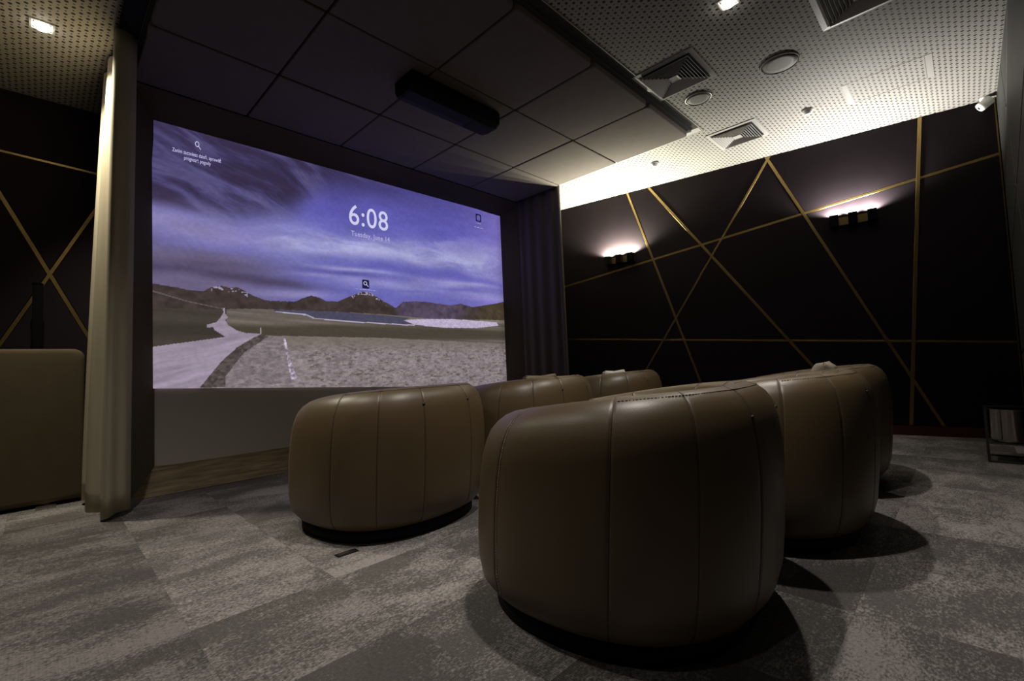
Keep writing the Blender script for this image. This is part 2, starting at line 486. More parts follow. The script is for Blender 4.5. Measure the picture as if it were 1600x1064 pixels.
# the projected picture, as colours on its own fine mesh (a flat picture)
def fbm(shape, cells, seed, octv=5, pers=0.55):
    rng = np.random.RandomState(seed); out = np.zeros(shape); amp = 1; tot = 0
    for o in range(octv):
        cy, cx = max(1, int(cells[0]*2**o)), max(1, int(cells[1]*2**o))
        G = rng.rand(cy+2, cx+2)
        yy = np.linspace(0, cy, shape[0]); xx = np.linspace(0, cx, shape[1])
        yi = np.minimum(yy.astype(int), cy); xi = np.minimum(xx.astype(int), cx)
        fy = (yy-yi)[:, None]; fx = (xx-xi)[None, :]
        fy = fy*fy*(3-2*fy); fx = fx*fx*(3-2*fx)
        a = G[yi][:, xi]; b = G[yi][:, xi+1]; c = G[yi+1][:, xi]; d = G[yi+1][:, xi+1]
        out += amp*((a*(1-fx)+b*fx)*(1-fy)+(c*(1-fx)+d*fx)*fy); tot += amp; amp *= pers
    return out/tot
NU, NV = 700, 400
U = np.linspace(0, 1, NU)[None, :].repeat(NV, 0)
V = np.linspace(0, 1, NV)[:, None].repeat(NU, 1)
PY = -0.566+U*(2.908+0.566)
zbot = 0.705-(PY+0.562)/(3.457)*0.191
PZ = zbot+V*(2.636-zbot)
def inside(poly):
    x, y = PY, PZ; r = np.zeros(x.shape, bool); n = len(poly)
    for i in range(n):
        x1, y1 = poly[i]; x2, y2 = poly[(i+1) % n]
        if y1 == y2: continue
        c = ((y1 > y) != (y2 > y)) & (x < (x2-x1)*(y-y1)/(y2-y1)+x1); r ^= c
    return r
sm = lambda a, b, t: np.clip((t-a)/(b-a), 0, 1)**2*(3-2*np.clip((t-a)/(b-a), 0, 1))
def mixc(c, col, w):
    return c*(1-w[..., None])+np.array(col, float)*w[..., None]
c = np.zeros((NV, NU, 3))+np.array((84, 80, 150.))
n1_ = fbm((NV, NU), (7, 3), 1); n2_ = fbm((NV, NU), (14, 4), 2, 6, 0.6); n3_ = fbm((NV, NU), (120, 170), 3, 2); n4_ = fbm((NV, NU), (40, 60), 4, 3)
zz = PZ+0.10*(n1_-0.5)*2
def vnoise(X, Y, seed, octv=5, pers=0.55):
    rng = np.random.RandomState(seed); out = 0; amp = 1; tot = 0
    G = rng.rand(64, 64)
    for o in range(octv):
        x = X*2**o+o*17.3; y = Y*2**o+o*9.7
        xi = np.floor(x).astype(int); yi = np.floor(y).astype(int); fx = x-xi; fy = y-yi
        fx = fx*fx*(3-2*fx); fy = fy*fy*(3-2*fy); g = lambda a, b: G[b % 64, a % 64]
        out = out+amp*((g(xi, yi)*(1-fx)+g(xi+1, yi)*fx)*(1-fy)+(g(xi, yi+1)*(1-fx)+g(xi+1, yi+1)*fx)*fy); tot += amp; amp *= pers
    return out/tot
warp = vnoise(PY*1.1, PZ*2.2, 5, 3)-0.5
soft = vnoise(PY*1.3+warp*1.5, PZ*4.5+warp*2.0, 7, 6, 0.6)          # broad banks
diag = vnoise((PY*0.85+PZ*0.5)*2.2+warp, (PZ*0.85+PY*0.32)*7+warp*2, 8, 6, 0.62)   # streaks falling to the right
zz = PZ+0.22*warp
c = np.zeros((NV, NU, 3))+np.array((104, 102, 176.))
c = mixc(c, (92, 88, 170), sm(2.05, 2.3, zz)*sm(0.0, 0.8, PY))
c = mixc(c, (126, 112, 190), sm(2.0, 3.0, PY)*0.85)
c = mixc(c, (64, 58, 110), sm(2.28, 2.62, zz+0.10*(diag-0.5))*sm(3.1, 1.2, PY)*0.75)
front = PY-1.9*(PZ-2.05)+0.9*warp                                    # edge of the dark mass
dark = sm(0.55, -0.25, front)*sm(1.93, 2.06, PZ+0.12*warp+0.06*(diag-0.5))
c = mixc(c, (54, 46, 72), dark*(0.55+0.45*sm(0.62, 0.40, diag)))
c = mixc(c, (104, 96, 132), dark*sm(0.50, 0.72, diag)*0.55)
band = np.exp(-((zz-(1.90+0.02*PY))/0.13)**2)
c = mixc(c, (154, 154, 202), band*sm(-0.3, 0.5, PY)*(0.35+0.95*sm(0.32, 0.66, soft)))
c = mixc(c, (142, 132, 176), band*sm(0.6, -0.3, PY)*0.85)
c = mixc(c, (148, 144, 198), sm(2.35, 2.1, PZ)*sm(1.85, 2.1, PZ)*sm(0.50, 0.70, soft)*sm(0.6, 1.5, PY)*0.6)
c = mixc(c, (104, 94, 118), sm(1.82, 1.66, zz)*sm(0.75, -0.2, PY)*0.85)
c = mixc(c, (74, 66, 92), np.exp(-((zz-(1.545-0.05*PY))/0.045)**2)*sm(1.0, 0.2, PY)*0.85)
c = mixc(c, (94, 92, 172), np.exp(-((zz-1.735)/0.055)**2)*sm(0.5, 1.2, PY)*0.75)
c = mixc(c, (150, 146, 200), np.exp(-((zz-1.60)/0.06)**2)*sm(0.45, 1.0, PY)*0.75*(0.4+soft))
for (cy, cz, wy, wz, col, a) in [(0.97, 1.715, .42, .020, (160, 160, 208), .8), (0.86, 1.668, .30, .022, (88, 84, 158), .85), (0.62, 1.63, .25, .02, (150, 146, 196), .5), (2.30, 1.71, .55, .030, (160, 156, 206), .8),
                                 (2.2, 1.635, .42, .020, (104, 98, 176), .8), (1.55, 1.56, .25, .014, (106, 102, 176), .7), (0.42, 1.44, .32, .035, (146, 138, 186), .9), (2.55, 1.56, .4, .03, (140, 126, 194), .6), (-0.2, 1.62, .4, .03, (84, 76, 102), .6)]:
    e_ = ((PY-cy)/wy)**2+((PZ-cz-0.012*np.sin((PY-cy)*5))/wz)**2
    c = mixc(c, col, np.clip(a*np.exp(-e_)*(0.75+0.5*soft), 0, 1))
c *= (0.90+0.20*vnoise(PY*3, PZ*9, 11, 5, 0.65))[..., None]
ridge = [(-0.56, 1.44), (-0.46, 1.43), (-0.34, 1.41), (-0.25, 1.41), (-0.19, 1.45), (-0.13, 1.46), (-0.08, 1.45), (-0.03, 1.46), (0.02, 1.44), (0.09, 1.4), (0.18, 1.37), (0.29, 1.37), (0.41, 1.38), (0.47, 1.41), (0.55, 1.44), (0.61, 1.43), (0.67, 1.4), (0.78, 1.4), (0.86, 1.44), (0.95, 1.48), (1.02, 1.515), (1.10, 1.515), (1.15, 1.49), (1.25, 1.44), (1.38, 1.38), (1.47, 1.45), (1.58, 1.46), (1.73, 1.47), (1.88, 1.46), (2.08, 1.45), (2.21, 1.48), (2.39, 1.45), (2.62, 1.49), (2.95, 1.555)]
rz = np.interp(PY, [p[0] for p in ridge], [p[1] for p in ridge])+0.012*(n4_-0.5)
land = PZ < rz
rj = np.interp(PY, [1.36, 1.45, 2.1, 2.4], [0, 1, 1, 0])
lc = np.zeros_like(c)+np.array((64, 54, 52.))
lc = mixc(lc, (84, 72, 96), rj*0.8); lc = mixc(lc, (70, 60, 46), sm(2.3, 2.7, PY))
lc *= (0.75+0.5*n4_)[..., None]
sn = (n3_ > 0.66) & (PZ > rz-0.035) & (((PY > 0.88) & (PY < 1.28)) | ((PY > -0.22) & (PY < 0.05)))
lc[sn] = (150, 140, 165)
pt = np.interp(PY, [-0.57, -0.34, -0.11, 0.14, 0.74, 1.22, 1.78, 2.89], [1.27, 1.27, 1.285, 1.30, 1.31, 1.31, 1.29, 1.32])
plain = PZ < pt
pc = np.zeros_like(c)+np.array((104, 96, 88.))
st = fbm((NV, NU), (60, 3), 9, 3)
pc *= (0.70+0.6*st)[..., None]
pc = mixc(pc, (66, 59, 50), sm(1.19, 1.14, PZ-0.03*sm(0.1, 0.9, PY))*sm(1.05, 1.09, PZ)*0.8)
left = (PY < -0.10) & (PZ > 0.97)
pc[left] = pc[left]*0.25+np.array((56, 50, 45))*0.75
fg = PZ < np.interp(PY, [-0.6, -0.1, 0.0, 1.2, 2.9], [0.9, 0.9, 1.085, 1.08, 1.03])
gc = np.zeros_like(c)+np.array((132, 121, 124.))
gr_ = vnoise(PY*26, PZ*60, 21, 5, 0.75); cl_ = vnoise(PY*5, PZ*22, 22, 4, 0.6)
gc *= (0.62+0.76*gr_)[..., None]
gc = mixc(gc, (146, 134, 140), sm(0.55, 0.8, cl_)*0.5)
sc_ = 1/(0.35+1.6*(1.1-PZ))
tuft = sm(0.66, 0.72, vnoise(PY*19, PZ*75, 25, 3, 0.55))*sm(0.38, 0.5, PY)
gc = mixc(gc, (78, 70, 62), tuft*0.6)
gc = mixc(gc, (112, 104, 92), sm(0.92, 1.05, PZ)*0.7)
pc[fg] = gc[fg]
lc[plain] = pc[plain]
def fillp(poly, col, k=0.0, nz=n3_):
    m_ = inside(poly); lc[m_] = np.array(col, float)*((1-k/2)+k*nz[m_])[..., None]
fillp([(0.24, 1.3), (0.74, 1.31), (1.22, 1.3), (1.55, 1.29), (1.47, 1.26), (1.6, 1.22), (1.22, 1.22), (0.85, 1.23), (0.57, 1.24), (0.51, 1.27), (0.25, 1.28)], (74, 72, 92), 0.1)
for a, b in zip([(0.25, 1.285), (0.50, 1.27), (0.57, 1.243), (0.85, 1.228), (1.22, 1.22)], [(0.50, 1.27), (0.57, 1.243), (0.85, 1.228), (1.22, 1.22), (1.6, 1.215)]):
    fillp([(a[0], a[1]+.004), (b[0], b[1]+.005), (b[0], b[1]-.006), (a[0], a[1]-.004)], (176, 168, 190))
fillp([(1.47, 1.26), (1.63, 1.28), (2.1, 1.3), (2.76, 1.29), (2.8, 1.25), (2.45, 1.21), (1.94, 1.2), (1.6, 1.22)], (182, 172, 198), 0.12)
fillp([(0.2, 1.08), (0.31, 1.08), (0.33, 0.95), (0.4, 0.69), (-0.11, 0.69), (-0.11, 0.77), (0.02, 0.95)], (124, 114, 118), 0.7, gr_)
fillp([(0.15, 1.09), (0.2, 1.08), (0.02, 0.95), (-0.11, 0.77), (-0.11, 0.69), (-0.28, 0.69), (-0.14, 0.88), (-0.03, 0.99), (0.09, 1.07)], (80, 72, 70), 0.6)
fillp([(-0.13, 1.29), (-0.11, 1.29), (-0.11, 1.25), (-0.09, 1.22), (-0.11, 1.2), (-0.09, 1.16), (-0.03, 1.12), (0.04, 1.1), (0.15, 1.1), (0.09, 1.07), (-0.03, 0.99), (-0.14, 0.88), (-0.28, 0.69), (-0.58, 0.69), (-0.58, 0.99), (-0.34, 1.03), (-0.11, 1.07), (-0.18, 1.12), (-0.19, 1.14), (-0.23, 1.14), (-0.23, 1.16), (-0.17, 1.18), (-0.14, 1.22), (-0.12, 1.26)], (150, 137, 154), 0.35, vnoise((PY+1.9*PZ)*2, (PZ-0.28*PY)*30, 27, 4, 0.6))
fillp([(0.308, 1.07), (0.325, 1.07), (0.36, 0.9), (0.42, 0.72), (0.37, 0.72), (0.335, 0.9)], (158, 146, 160), 1.0, n3_)
fillp([(-0.57, 1.395), (-0.35, 1.33), (-0.12, 1.287), (-0.12, 1.281), (-0.35, 1.322), (-0.57, 1.385)], (98, 88, 92))
fillp([(0.135, 1.15), (0.142, 1.15), (0.142, 1.10), (0.135, 1.10)], (190, 180, 190))
c[land] = lc[land]
c *= (0.955+0.09*n3_)[..., None]
edge = sm(0, 0.04, 1-U)*0.12+0.88
c *= edge[..., None]
c = np.clip(c, 0, 255)/255
cl = np.where(c <= 0.04045, c/12.92, ((c+0.055)/1.055)**2.4)
me = bpy.data.meshes.new('projected_picture')
co = np.stack([np.full(PY.shape, XS+0.010), PY, PZ], -1).reshape(-1, 3)
ix = np.arange(NU*NV).reshape(NV, NU)
fc = np.stack([ix[:-1, :-1], ix[:-1, 1:], ix[1:, 1:], ix[1:, :-1]], -1).reshape(-1, 4)
me.vertices.add(len(co)); me.vertices.foreach_set('co', co.ravel())
me.loops.add(fc.size); me.loops.foreach_set('vertex_index', fc.ravel().astype(np.int32))
me.polygons.add(len(fc)); me.polygons.foreach_set('loop_start', np.arange(0, fc.size, 4, dtype=np.int32))
me.update(calc_edges=True)
ca = me.color_attributes.new('picture', 'FLOAT_COLOR', 'POINT')
ca.data.foreach_set('color', np.concatenate([cl.reshape(-1, 3), np.ones((NU*NV, 1))], 1).ravel().astype(np.float32))
def emis(name, color=None, attr=None, st=1.0):
    m = bpy.data.materials.new(name); m.use_nodes = True; nt = m.node_tree
    nt.nodes.remove(nt.nodes['Principled BSDF']); e = nt.nodes.new('ShaderNodeEmission'); e.inputs[1].default_value = st
    nt.links.new(e.outputs[0], nt.nodes['Material Output'].inputs[0])
    if color: e.inputs[0].default_value = (*color, 1)
    if attr:
        a = nt.nodes.new('ShaderNodeAttribute'); a.attribute_name = attr; nt.links.new(a.outputs['Color'], e.inputs[0])
    return m
me.materials.append(emis('projected_landscape', attr='picture'))
po = bpy.data.objects.new('projected_picture', me); COL.objects.link(po); po.parent = scr; po.location = scr_in

def text(name, s, y, z, size, m, align='CENTER', sx=1.0, bold=0.0, x=XS+0.012):
    cu = bpy.data.curves.new(name, 'FONT'); cu.body = s; cu.size = size; cu.align_x = align; cu.align_y = 'CENTER'; cu.offset = bold; cu.extrude = 0.0003
    cu.space_character = 1.06
    t = bpy.data.objects.new(name, cu); COL.objects.link(t)
    bpy.context.view_layer.update()
    mm = bpy.data.meshes.new_from_object(t.evaluated_get(bpy.context.evaluated_depsgraph_get()))
    COL.objects.unlink(t); bpy.data.objects.remove(t)
    mm.transform(Matrix(((0, 0, 1, x), (sx, 0, 0, y), (0, 1, 0, z), (0, 0, 0, 1))))
    mm.materials.clear(); mm.materials.append(m)
    o = bpy.data.objects.new(name, mm); COL.objects.link(o); o.parent = scr; o.location = scr_in
    return o
E_CLOCK = emis('clock_white', lin((205, 205, 235))); E_TXT = emis('caption_white', lin((190, 185, 225))); E_DIM = emis('caption_dim', lin((184, 182, 226)))
E_DARK = emis('icon_dark', lin((34, 30, 66)))
text('clock_text', '6:08', 1.113, 2.228, 0.272, E_CLOCK, sx=0.86, bold=0.001)
text('date_text', 'Tuesday, June 14', 1.130, 2.058, 0.068, E_DIM, sx=0.82)
text('caption_text', 'Zanim zaczniesz dzień, sprawdź', -0.285, 2.437, 0.040, E_TXT, sx=0.56, bold=0.0004)
text('caption_text', 'prognozę pogody', -0.285, 2.395, 0.040, E_TXT, sx=0.56, bold=0.0004)
text('caption_text', '• ••• •••', 2.53, 2.455, 0.026, E_DIM, sx=0.9)
text('caption_text', '•••• ••• •••••', 2.53, 2.405, 0.030, E_DIM, sx=0.9)
text('caption_text', '••• ••• ••••• ••••• •••', 1.06, 1.535, 0.026, E_DIM, sx=0.9)
text('caption_text', '•••••••• •••', 1.06, 1.488, 0.026, E_TXT, sx=0.9)
def ring2(bm, y, z, r0, r1, x, n=20, ky=1.0):
    loft(bm, [[Vector((x, y+ky*r0*math.cos(2*math.pi*k/n), z+r0*math.sin(2*math.pi*k/n))) for k in range(n)],
              [Vector((x, y+ky*r1*math.cos(2*math.pi*k/n), z+r1*math.sin(2*math.pi*k/n))) for k in range(n)]])
def magnifier(y, z, s, x, ky=1.0):
    bm = nb(); ring2(bm, y-0.15*s*ky, z+0.15*s, 0.24*s, 0.36*s, x, ky=ky)
    p = [(0.06, -0.12), (0.14, -0.03), (0.50, -0.40), (0.42, -0.49)]
    bm.faces.new([bm.verts.new((x, y+ky*a*s, z+b*s)) for a, b in p])
    return bm
sobj('search_icon', magnifier(-0.281, 2.515, 0.062, XS+0.012, 0.62), E_TXT)
def rsq(bm, y, z, hw, hh, r, x, n=4):
    pts = []
    for cy, cz, a0 in ((hw-r, -hh+r, -90), (hw-r, hh-r, 0), (-hw+r, hh-r, 90), (-hw+r, -hh+r, 180)):
        for k in range(n+1):
            a = R(a0+90*k/n); pts.append((y+cy+r*math.cos(a), z+cz+r*math.sin(a)))
    return [Vector((x, a, b)) for a, b in pts]
bm = nb(); bm.faces.new([bm.verts.new(v) for v in rsq(bm, 1.062, 1.589, 0.036, 0.042, 0.010, XS+0.0125)])
sobj('icon_tile', bm, E_DARK)
sobj('search_icon', magnifier(1.065, 1.589, 0.052, XS+0.0135), E_CLOCK)
bm = nb(); loft(bm, [rsq(bm, 2.531, 2.523, 0.043, 0.046, 0.012, XS+0.012), rsq(bm, 2.531, 2.523, 0.027, 0.032, 0.020, XS+0.012)])
sobj('icon_tile', bm, E_DARK)

# ------------------------------------------------------------------ felt raft under the ceiling
raft = thing('ceiling_raft', 'dark felt ceiling raft of large square panels hanging before the screen', 'ceiling panel', (1.1, 1.15, ZC))
def robj(name, bm, m, smooth=False):
    o = obj(name, bm, m, raft, smooth); o.location = (-1.1, -1.15, -ZC); return o
bm = nb(); box(bm, -0.02, 2.20, -0.70, 2.995, ZC-0.022, ZC-0.001); robj('raft_backing', bm, M_FELTBASE)
for (a, b, cc_, d) in ((2.264, 2.270, -0.71, 3.092), (-0.02, 2.270, 3.084, 3.092), ):
    bm = nb(); box(bm, a, b, cc_, d, ZC-0.005, ZC-0.0005); robj('raft_trim', bm, M_VENT)
bm = nb(); box(bm, 2.205, 2.260, -0.70, 2.998, ZC-0.006, ZC-0.0008); robj('raft_margin', bm, M_FELTBASE)
bm = nb(); box(bm, -0.02, 2.260, 3.000, 3.078, ZC-0.006, ZC-0.0008); robj('raft_margin', bm, M_TRIM)
xs = [0.0, 0.683, 1.433, 2.180]; ys = [-0.692, 0.0, 0.75, 1.5, 2.25, 2.990]
def rpoly(x0, x1, y0, y1, r, which):
    pts = []
    for k, (cx, cy, a0) in enumerate(((x0, y0, 180), (x1, y0, 270), (x1, y1, 0), (x0, y1, 90))):
        rr = r if k in which else 0.008
        ccx = cx+rr if cx == x0 else cx-rr; ccy = cy+rr if cy == y0 else cy-rr
        for q in range(5):
            a = R(a0+90*q/4); pts.append((ccx+rr*math.cos(a), ccy+rr*math.sin(a)))
    return pts
random.seed(4)
for i in range(3):
    for j in range(5):
        g = 0.0065; w = []
        if i == 2: w = [1, 2]
        if j == 0 and i > 0: w = w+[0]
        pl = rpoly(xs[i]+g, xs[i+1]-g, ys[j]+g, ys[j+1]-g, 0.035, w)
        dz = random.uniform(-0.0025, 0.0025)
        bm = nb()
        def ins(p, d):
            cx = (xs[i]+xs[i+1])/2; cy = (ys[j]+ys[j+1])/2
            return [(cx+(a-cx)*(1-d/0.37), cy+(b-cy)*(1-d/0.37)) for a, b in p]
        rings = [[Vector((a, b, ZC-0.022)) for a, b in pl], [Vector((a, b, ZR+0.006+dz)) for a, b in pl],
                 [Vector((a, b, ZR+0.0015+dz)) for a, b in ins(pl, 0.003)], [Vector((a, b, ZR+dz)) for a, b in ins(pl, 0.008)]]
        loft(bm, rings, True, True, True)
        robj('felt_panel', bm, M_FELT)

# curtain rail in the slot left of the raft
bm = nb(); box(bm, XL+0.01, 3.6, -0.805, -0.708, ZC-0.018, ZC-0.001)
tag(obj('curtain_rail', bm, M_BLACK), 'black ceiling slot rail that carries the left beige curtain', 'curtain rail')

# ------------------------------------------------------------------ curtains
def curtain(name, path_bottom, path_top, z0, z1, m, label, zbot=None):
    bm = nb(); nz = 24; n = len(path_bottom); rows = []
    for k in range(nz+1):
        t = k/nz; e = t**1.3
        row = []
        for i in range(n):
            xb, yb_ = path_bottom[i]; xt, yt = path_top[i]
            zb_ = z0+(zbot(i/(n-1)) if zbot else 0)
            row.append(Vector((xb+(xt-xb)*e, yb_+(yt-yb_)*e, zb_+(z1-zb_)*t)))
        rows.append(row)
    th = 0.004
    def off(row):
        out = []
        for i, p in enumerate(row):
            d = row[min(i+1, n-1)]-row[max(i-1, 0)]; nn = Vector((-d.y, d.x, 0)).normalized(); out.append(p+nn*th)
        return out
    rings = []
    for row in rows: rings.append(row+off(row)[::-1])
    loft(bm, rings, True, True, True)
    o = obj(name, bm, m, None, True); return tag(o, label, 'curtain', None)
def smoothpath(pts, n=160):
    # Catmull-Rom through pts
    P = [pts[0]]+list(pts)+[pts[-1]]; out = []
    segs = len(pts)-1
    for q in range(n+1):
        u = q/n*segs; i = min(int(u), segs-1); t = u-i
        p0, p1, p2, p3 = P[i], P[i+1], P[i+2], P[i+3]
        out.append(tuple(0.5*((2*p1[k])+(-p0[k]+p2[k])*t+(2*p0[k]-5*p1[k]+4*p2[k]-p3[k])*t*t+(-p0[k]+3*p1[k]-3*p2[k]+p3[k])*t**3) for k in range(2)))
    return out
CB = smoothpath([(-0.27, -0.80), (-0.25, -0.88), (-0.16, -0.915), (-0.08, -0.875), (0.0, -0.905), (0.10, -0.90), (0.17, -0.84), (0.27, -0.835), (0.40, -0.865), (0.445, -0.835), (0.40, -0.795), (0.375, -0.755), (0.305, -0.725)])
CT = smoothpath([(-0.20, -0.76), (-0.18, -0.80), (-0.10, -0.825), (-0.03, -0.79), (0.05, -0.815), (0.13, -0.815), (0.20, -0.77), (0.29, -0.775), (0.43, -0.82), (0.475, -0.805), (0.48, -0.775), (0.46, -0.74), (0.43, -0.712)])
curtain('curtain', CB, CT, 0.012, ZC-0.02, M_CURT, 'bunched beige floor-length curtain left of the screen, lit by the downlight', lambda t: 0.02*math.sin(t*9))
RB = smoothpath([(0.004, 3.026), (0.05, 3.005), (0.11, 3.026), (0.19, 2.990), (0.27, 3.026), (0.36, 2.988), (0.45, 3.028), (0.54, 2.988), (0.61, 3.022), (0.655, 2.992), (0.672, 3.01), (0.67, 3.03)], 220)
RT = smoothpath([(0.004, 3.024), (0.05, 3.008), (0.11, 3.022), (0.19, 3.000), (0.27, 3.022), (0.36, 2.999), (0.45, 3.022), (0.54, 2.998), (0.60, 3.018), (0.64, 2.998), (0.655, 3.008), (0.655, 3.028)], 220)
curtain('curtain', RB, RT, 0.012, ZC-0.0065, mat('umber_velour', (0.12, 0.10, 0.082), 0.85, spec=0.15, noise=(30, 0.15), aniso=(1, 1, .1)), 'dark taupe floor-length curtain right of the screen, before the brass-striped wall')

# ------------------------------------------------------------------ left divider and post
dv = thing('upholstered_divider', 'tan velour upholstered divider panel on flat metal feet left of the beige curtain', 'divider', (-0.38, -1.6, 0))
bm = nb(); ring = []
for cy, cz, a0, rr in ((0.705, 0.022, -90, 0.02), (0.705, 0.987, 0, 0.06), (-0.705, 0.987, 90, 0.06), (-0.705, 0.022, 180, 0.02)):
    ccy = cy-math.copysign(rr, cy); ccz = cz-rr if cz > 0.5 else cz+rr
    ring += [(ccy+rr*math.cos(R(a0+90*k/6)), ccz+rr*math.sin(R(a0+90*k/6))) for k in range(7)]
def dring(x, d): return [Vector((x, y*(1-d/0.7), 0.5+(z-0.5)*(1-d/0.48))) for y, z in ring]
loft(bm, [dring(-0.078, 0.02), dring(-0.074, 0.006), dring(-0.06, 0), dring(0.06, 0), dring(0.070, 0.003), dring(0.077, 0.012), dring(0.08, 0.03)], True, True, True)
obj('padded_panel', bm, M_DIV, dv, True)
for fy in (0.53, -0.02, -0.5):
    bm = nb(); box(bm, -0.14, 0.14, fy-0.045, fy+0.045, 0.0, 0.010, 0.002); box(bm, -0.03, 0.03, fy-0.02, fy+0.02, 0.010, 0.03)
    obj('foot', bm, M_STEEL, dv)
    dvf = None
M_POST = mat('matt_black', (0.0025, 0.0025, 0.0025), 0.95, spec=0.02)
st_ = thing('post', 'slim black barrier post standing behind the tan divider panel', 'post', (-0.62, -1.118, 0))
bm = nb(); loft(bm, [circ(0.026, 0.014, 16), circ(0.026, 1.44, 16)], True, True, True); obj('pole', bm, M_POST, st_, True)
bm = nb(); loft(bm, [circ(0.10, 0, 24), circ(0.10, 0.008, 24), circ(0.02, 0.016, 24)], True, True, True); obj('base', bm, M_POST, st_)
bm = nb(); loft(bm, [circ(0.026, 1.44, 16), circ(0.029, 1.443, 16), circ(0.029, 1.449, 16), circ(0.020, 1.453, 16)], True, True, True); obj('cap', bm, M_POST, st_, True)

# ------------------------------------------------------------------ lounge chairs
CHA, CHB, CHN = 0.484, 0.464, 2.372
prof = [(0.052, 0.80), (0.054, 0.860), (0.068, 0.912), (0.102, 0.965), (0.16, 0.991), (0.24, 0.999), (0.36, 1.0), (0.44, 0.993), (0.50, 0.980), (0.55, 0.958), (0.59, 0.928), (0.617, 0.885), (0.636, 0.830), (0.645, 0.770),
        (0.643, 0.715), (0.630, 0.672), (0.605, 0.645), (0.560, 0.630), (0.48, 0.622), (0.38, 0.618), (0.30, 0.615)]
SEAMS = [-110, -70.5, -42, -14.5, 14.5, 42, 70.5, 110]
def chair_pt(th, z, k, extra=0.0):
    ct, st = math.cos(th), math.sin(th); e = 2/CHN
    X = CHB*math.copysign(abs(ct)**e, ct)*k; Y = CHA*math.copysign(abs(st)**e, st)*k
    t = (z-0.054)/0.592
    rr = math.hypot(X, Y); X *= 1+extra/rr; Y *= 1+extra/rr
    dz = t*t*(0.008 + 0.057*X/CHB - 0.020*(X/CHB)**2)
    d = abs((math.degrees(th) % 360)-180)
    w = min(1, max(0, (38-d)/14)); w = w*w*(3-2*w)
    zz = z+dz
    zz = 0.054+(zz-0.054)*(1-0.42*w) if z > 0.2 else zz
    return Vector((X+0.044*max(t, 0), Y, zz))
def groove(deg):
    g = 0.0
    for s in SEAMS:
        d = abs((deg-s+180) % 360-180); g = max(g, math.exp(-(d/0.5)**2))
    return g
def puff(deg):
    ss = sorted([s % 360 for s in SEAMS]); d = deg % 360
    for a, b in zip(ss, ss[1:]+[ss[0]+360]):
        dd = d if d >= a else d+360
        if a <= dd <= b:
            t = (dd-a)/(b-a); return 4*t*(1-t)
    return 0
degs = []
for q in range(240): degs.append(q*1.5-180)
for s in SEAMS: degs += [s-0.9, s-0.45, s, s+0.45, s+0.9]
degs = sorted(set(round(d, 3) for d in degs))
def make_shell():
    bm = nb(); rings = []
    for i, (z, k) in enumerate(prof):
        f = min(1, i/3)*min(1, (len(prof)-1-i)/5)
        rings.append([chair_pt(R(d), z, k, (0.0018*puff(d)-0.0028*groove(d))*f) for d in degs])
    loft(bm, rings, True, True, True)
    return bm
ch0 = thing('lounge_chair', '', 'chair', (0, 0, 0))
obj('shell', make_shell(), M_LEATHER, ch0, True)
bm = nb()
def se(k, z, n=72): return [Vector((CHB*k*math.copysign(abs(math.cos(a))**(2/CHN), math.cos(a)), CHA*k*math.copysign(abs(math.sin(a))**(2/CHN), math.sin(a)), z)) for a in [2*math.pi*q/n for q in range(n)]]
loft(bm, [se(0.85, 0.0), se(0.87, 0.006), se(0.87, 0.048), se(0.84, 0.0535)], True, True, True)
obj('plinth', bm, M_BLACK, ch0, True)
bm = nb()
loft(bm, [[v+Vector((0.02, 0, 0)) for v in se(k, z)] for k, z in ((0.50, 0.29), (0.575, 0.30), (0.600, 0.33), (0.600, 0.375), (0.575, 0.408), (0.50, 0.425), (0.25, 0.432))], True, True, True)
obj('seat', bm, M_LEATHER, ch0, True)
for s in SEAMS:
    bm = nb(); pts = [chair_pt(R(s), z, k, -0.0022) for z, k in prof[2:18]]
    tube(bm, pts, 0.0018, 6); obj('piping', bm, M_PIPING, ch0, True)
# stitched lines: two side seams and the rim of the back
def stitches(path, r=0.0016):
    bm = nb(); L = 0; out = []
    seg = 0.009
    acc = 0
    pts = [path[0]]
    for a, b in zip(path[:-1], path[1:]):
        d = (b-a).length; n = max(1, int(d/0.003))
        for q in range(1, n+1): pts.append(a.lerp(b, q/n))
    dist = [0]
    for a, b in zip(pts[:-1], pts[1:]): dist.append(dist[-1]+(b-a).length)
    k = 0; s = 0
    while s < dist[-1]-seg:
        i0 = next(i for i, v in enumerate(dist) if v >= s); i1 = next(i for i, v in enumerate(dist) if v >= s+0.0055)
        if i1 > i0: tube(bm, [pts[i0], pts[i1]], r, 4)
        s += seg
    return bm
for s in (-110, 110):
    obj('stitching', stitches([chair_pt(R(s+1.6), z, k, 0.0012) for z, k in prof[3:14]]), M_THREAD, ch0)
obj('stitching', stitches([chair_pt(R(d), 0.636, 0.830, 0.0016) for d in np.arange(-69, 70, 3)]), M_PIPING, ch0)
for s in (-14.5, 14.5):
    bm = nb(); p = chair_pt(R(s), 0.572, 0.944, 0.0); m4 = Matrix.Translation(p)
    bmesh.ops.create_uvsphere(bm, u_segments=8, v_segments=6, radius=0.006, matrix=m4 @ Matrix.Diagonal((0.7, 1.3, 0.8, 1)))
    obj('seam_tack', bm, M_TACK, ch0, True)
CHAIRS = [((2.969, 0.299), 0.076, 'large brown leather tub chair nearest the camera, back turned'),
          ((1.588, 0.223), 0.100, 'brown leather tub chair before the screen, leftmost of the front row'),
          ((3.080, 1.278), 0.107, 'brown leather tub chair just right of and behind the nearest chair'),
          ((3.033, 2.264), 0.105, 'brown leather tub chair at the far right end of the rear row'),
          ((1.614, 1.211), 0.095, 'brown leather tub chair in the middle of the front row'),
          ((1.625, 2.192), 0.160, 'brown leather tub chair at the far end of the front row, cream cushion peeking over')]
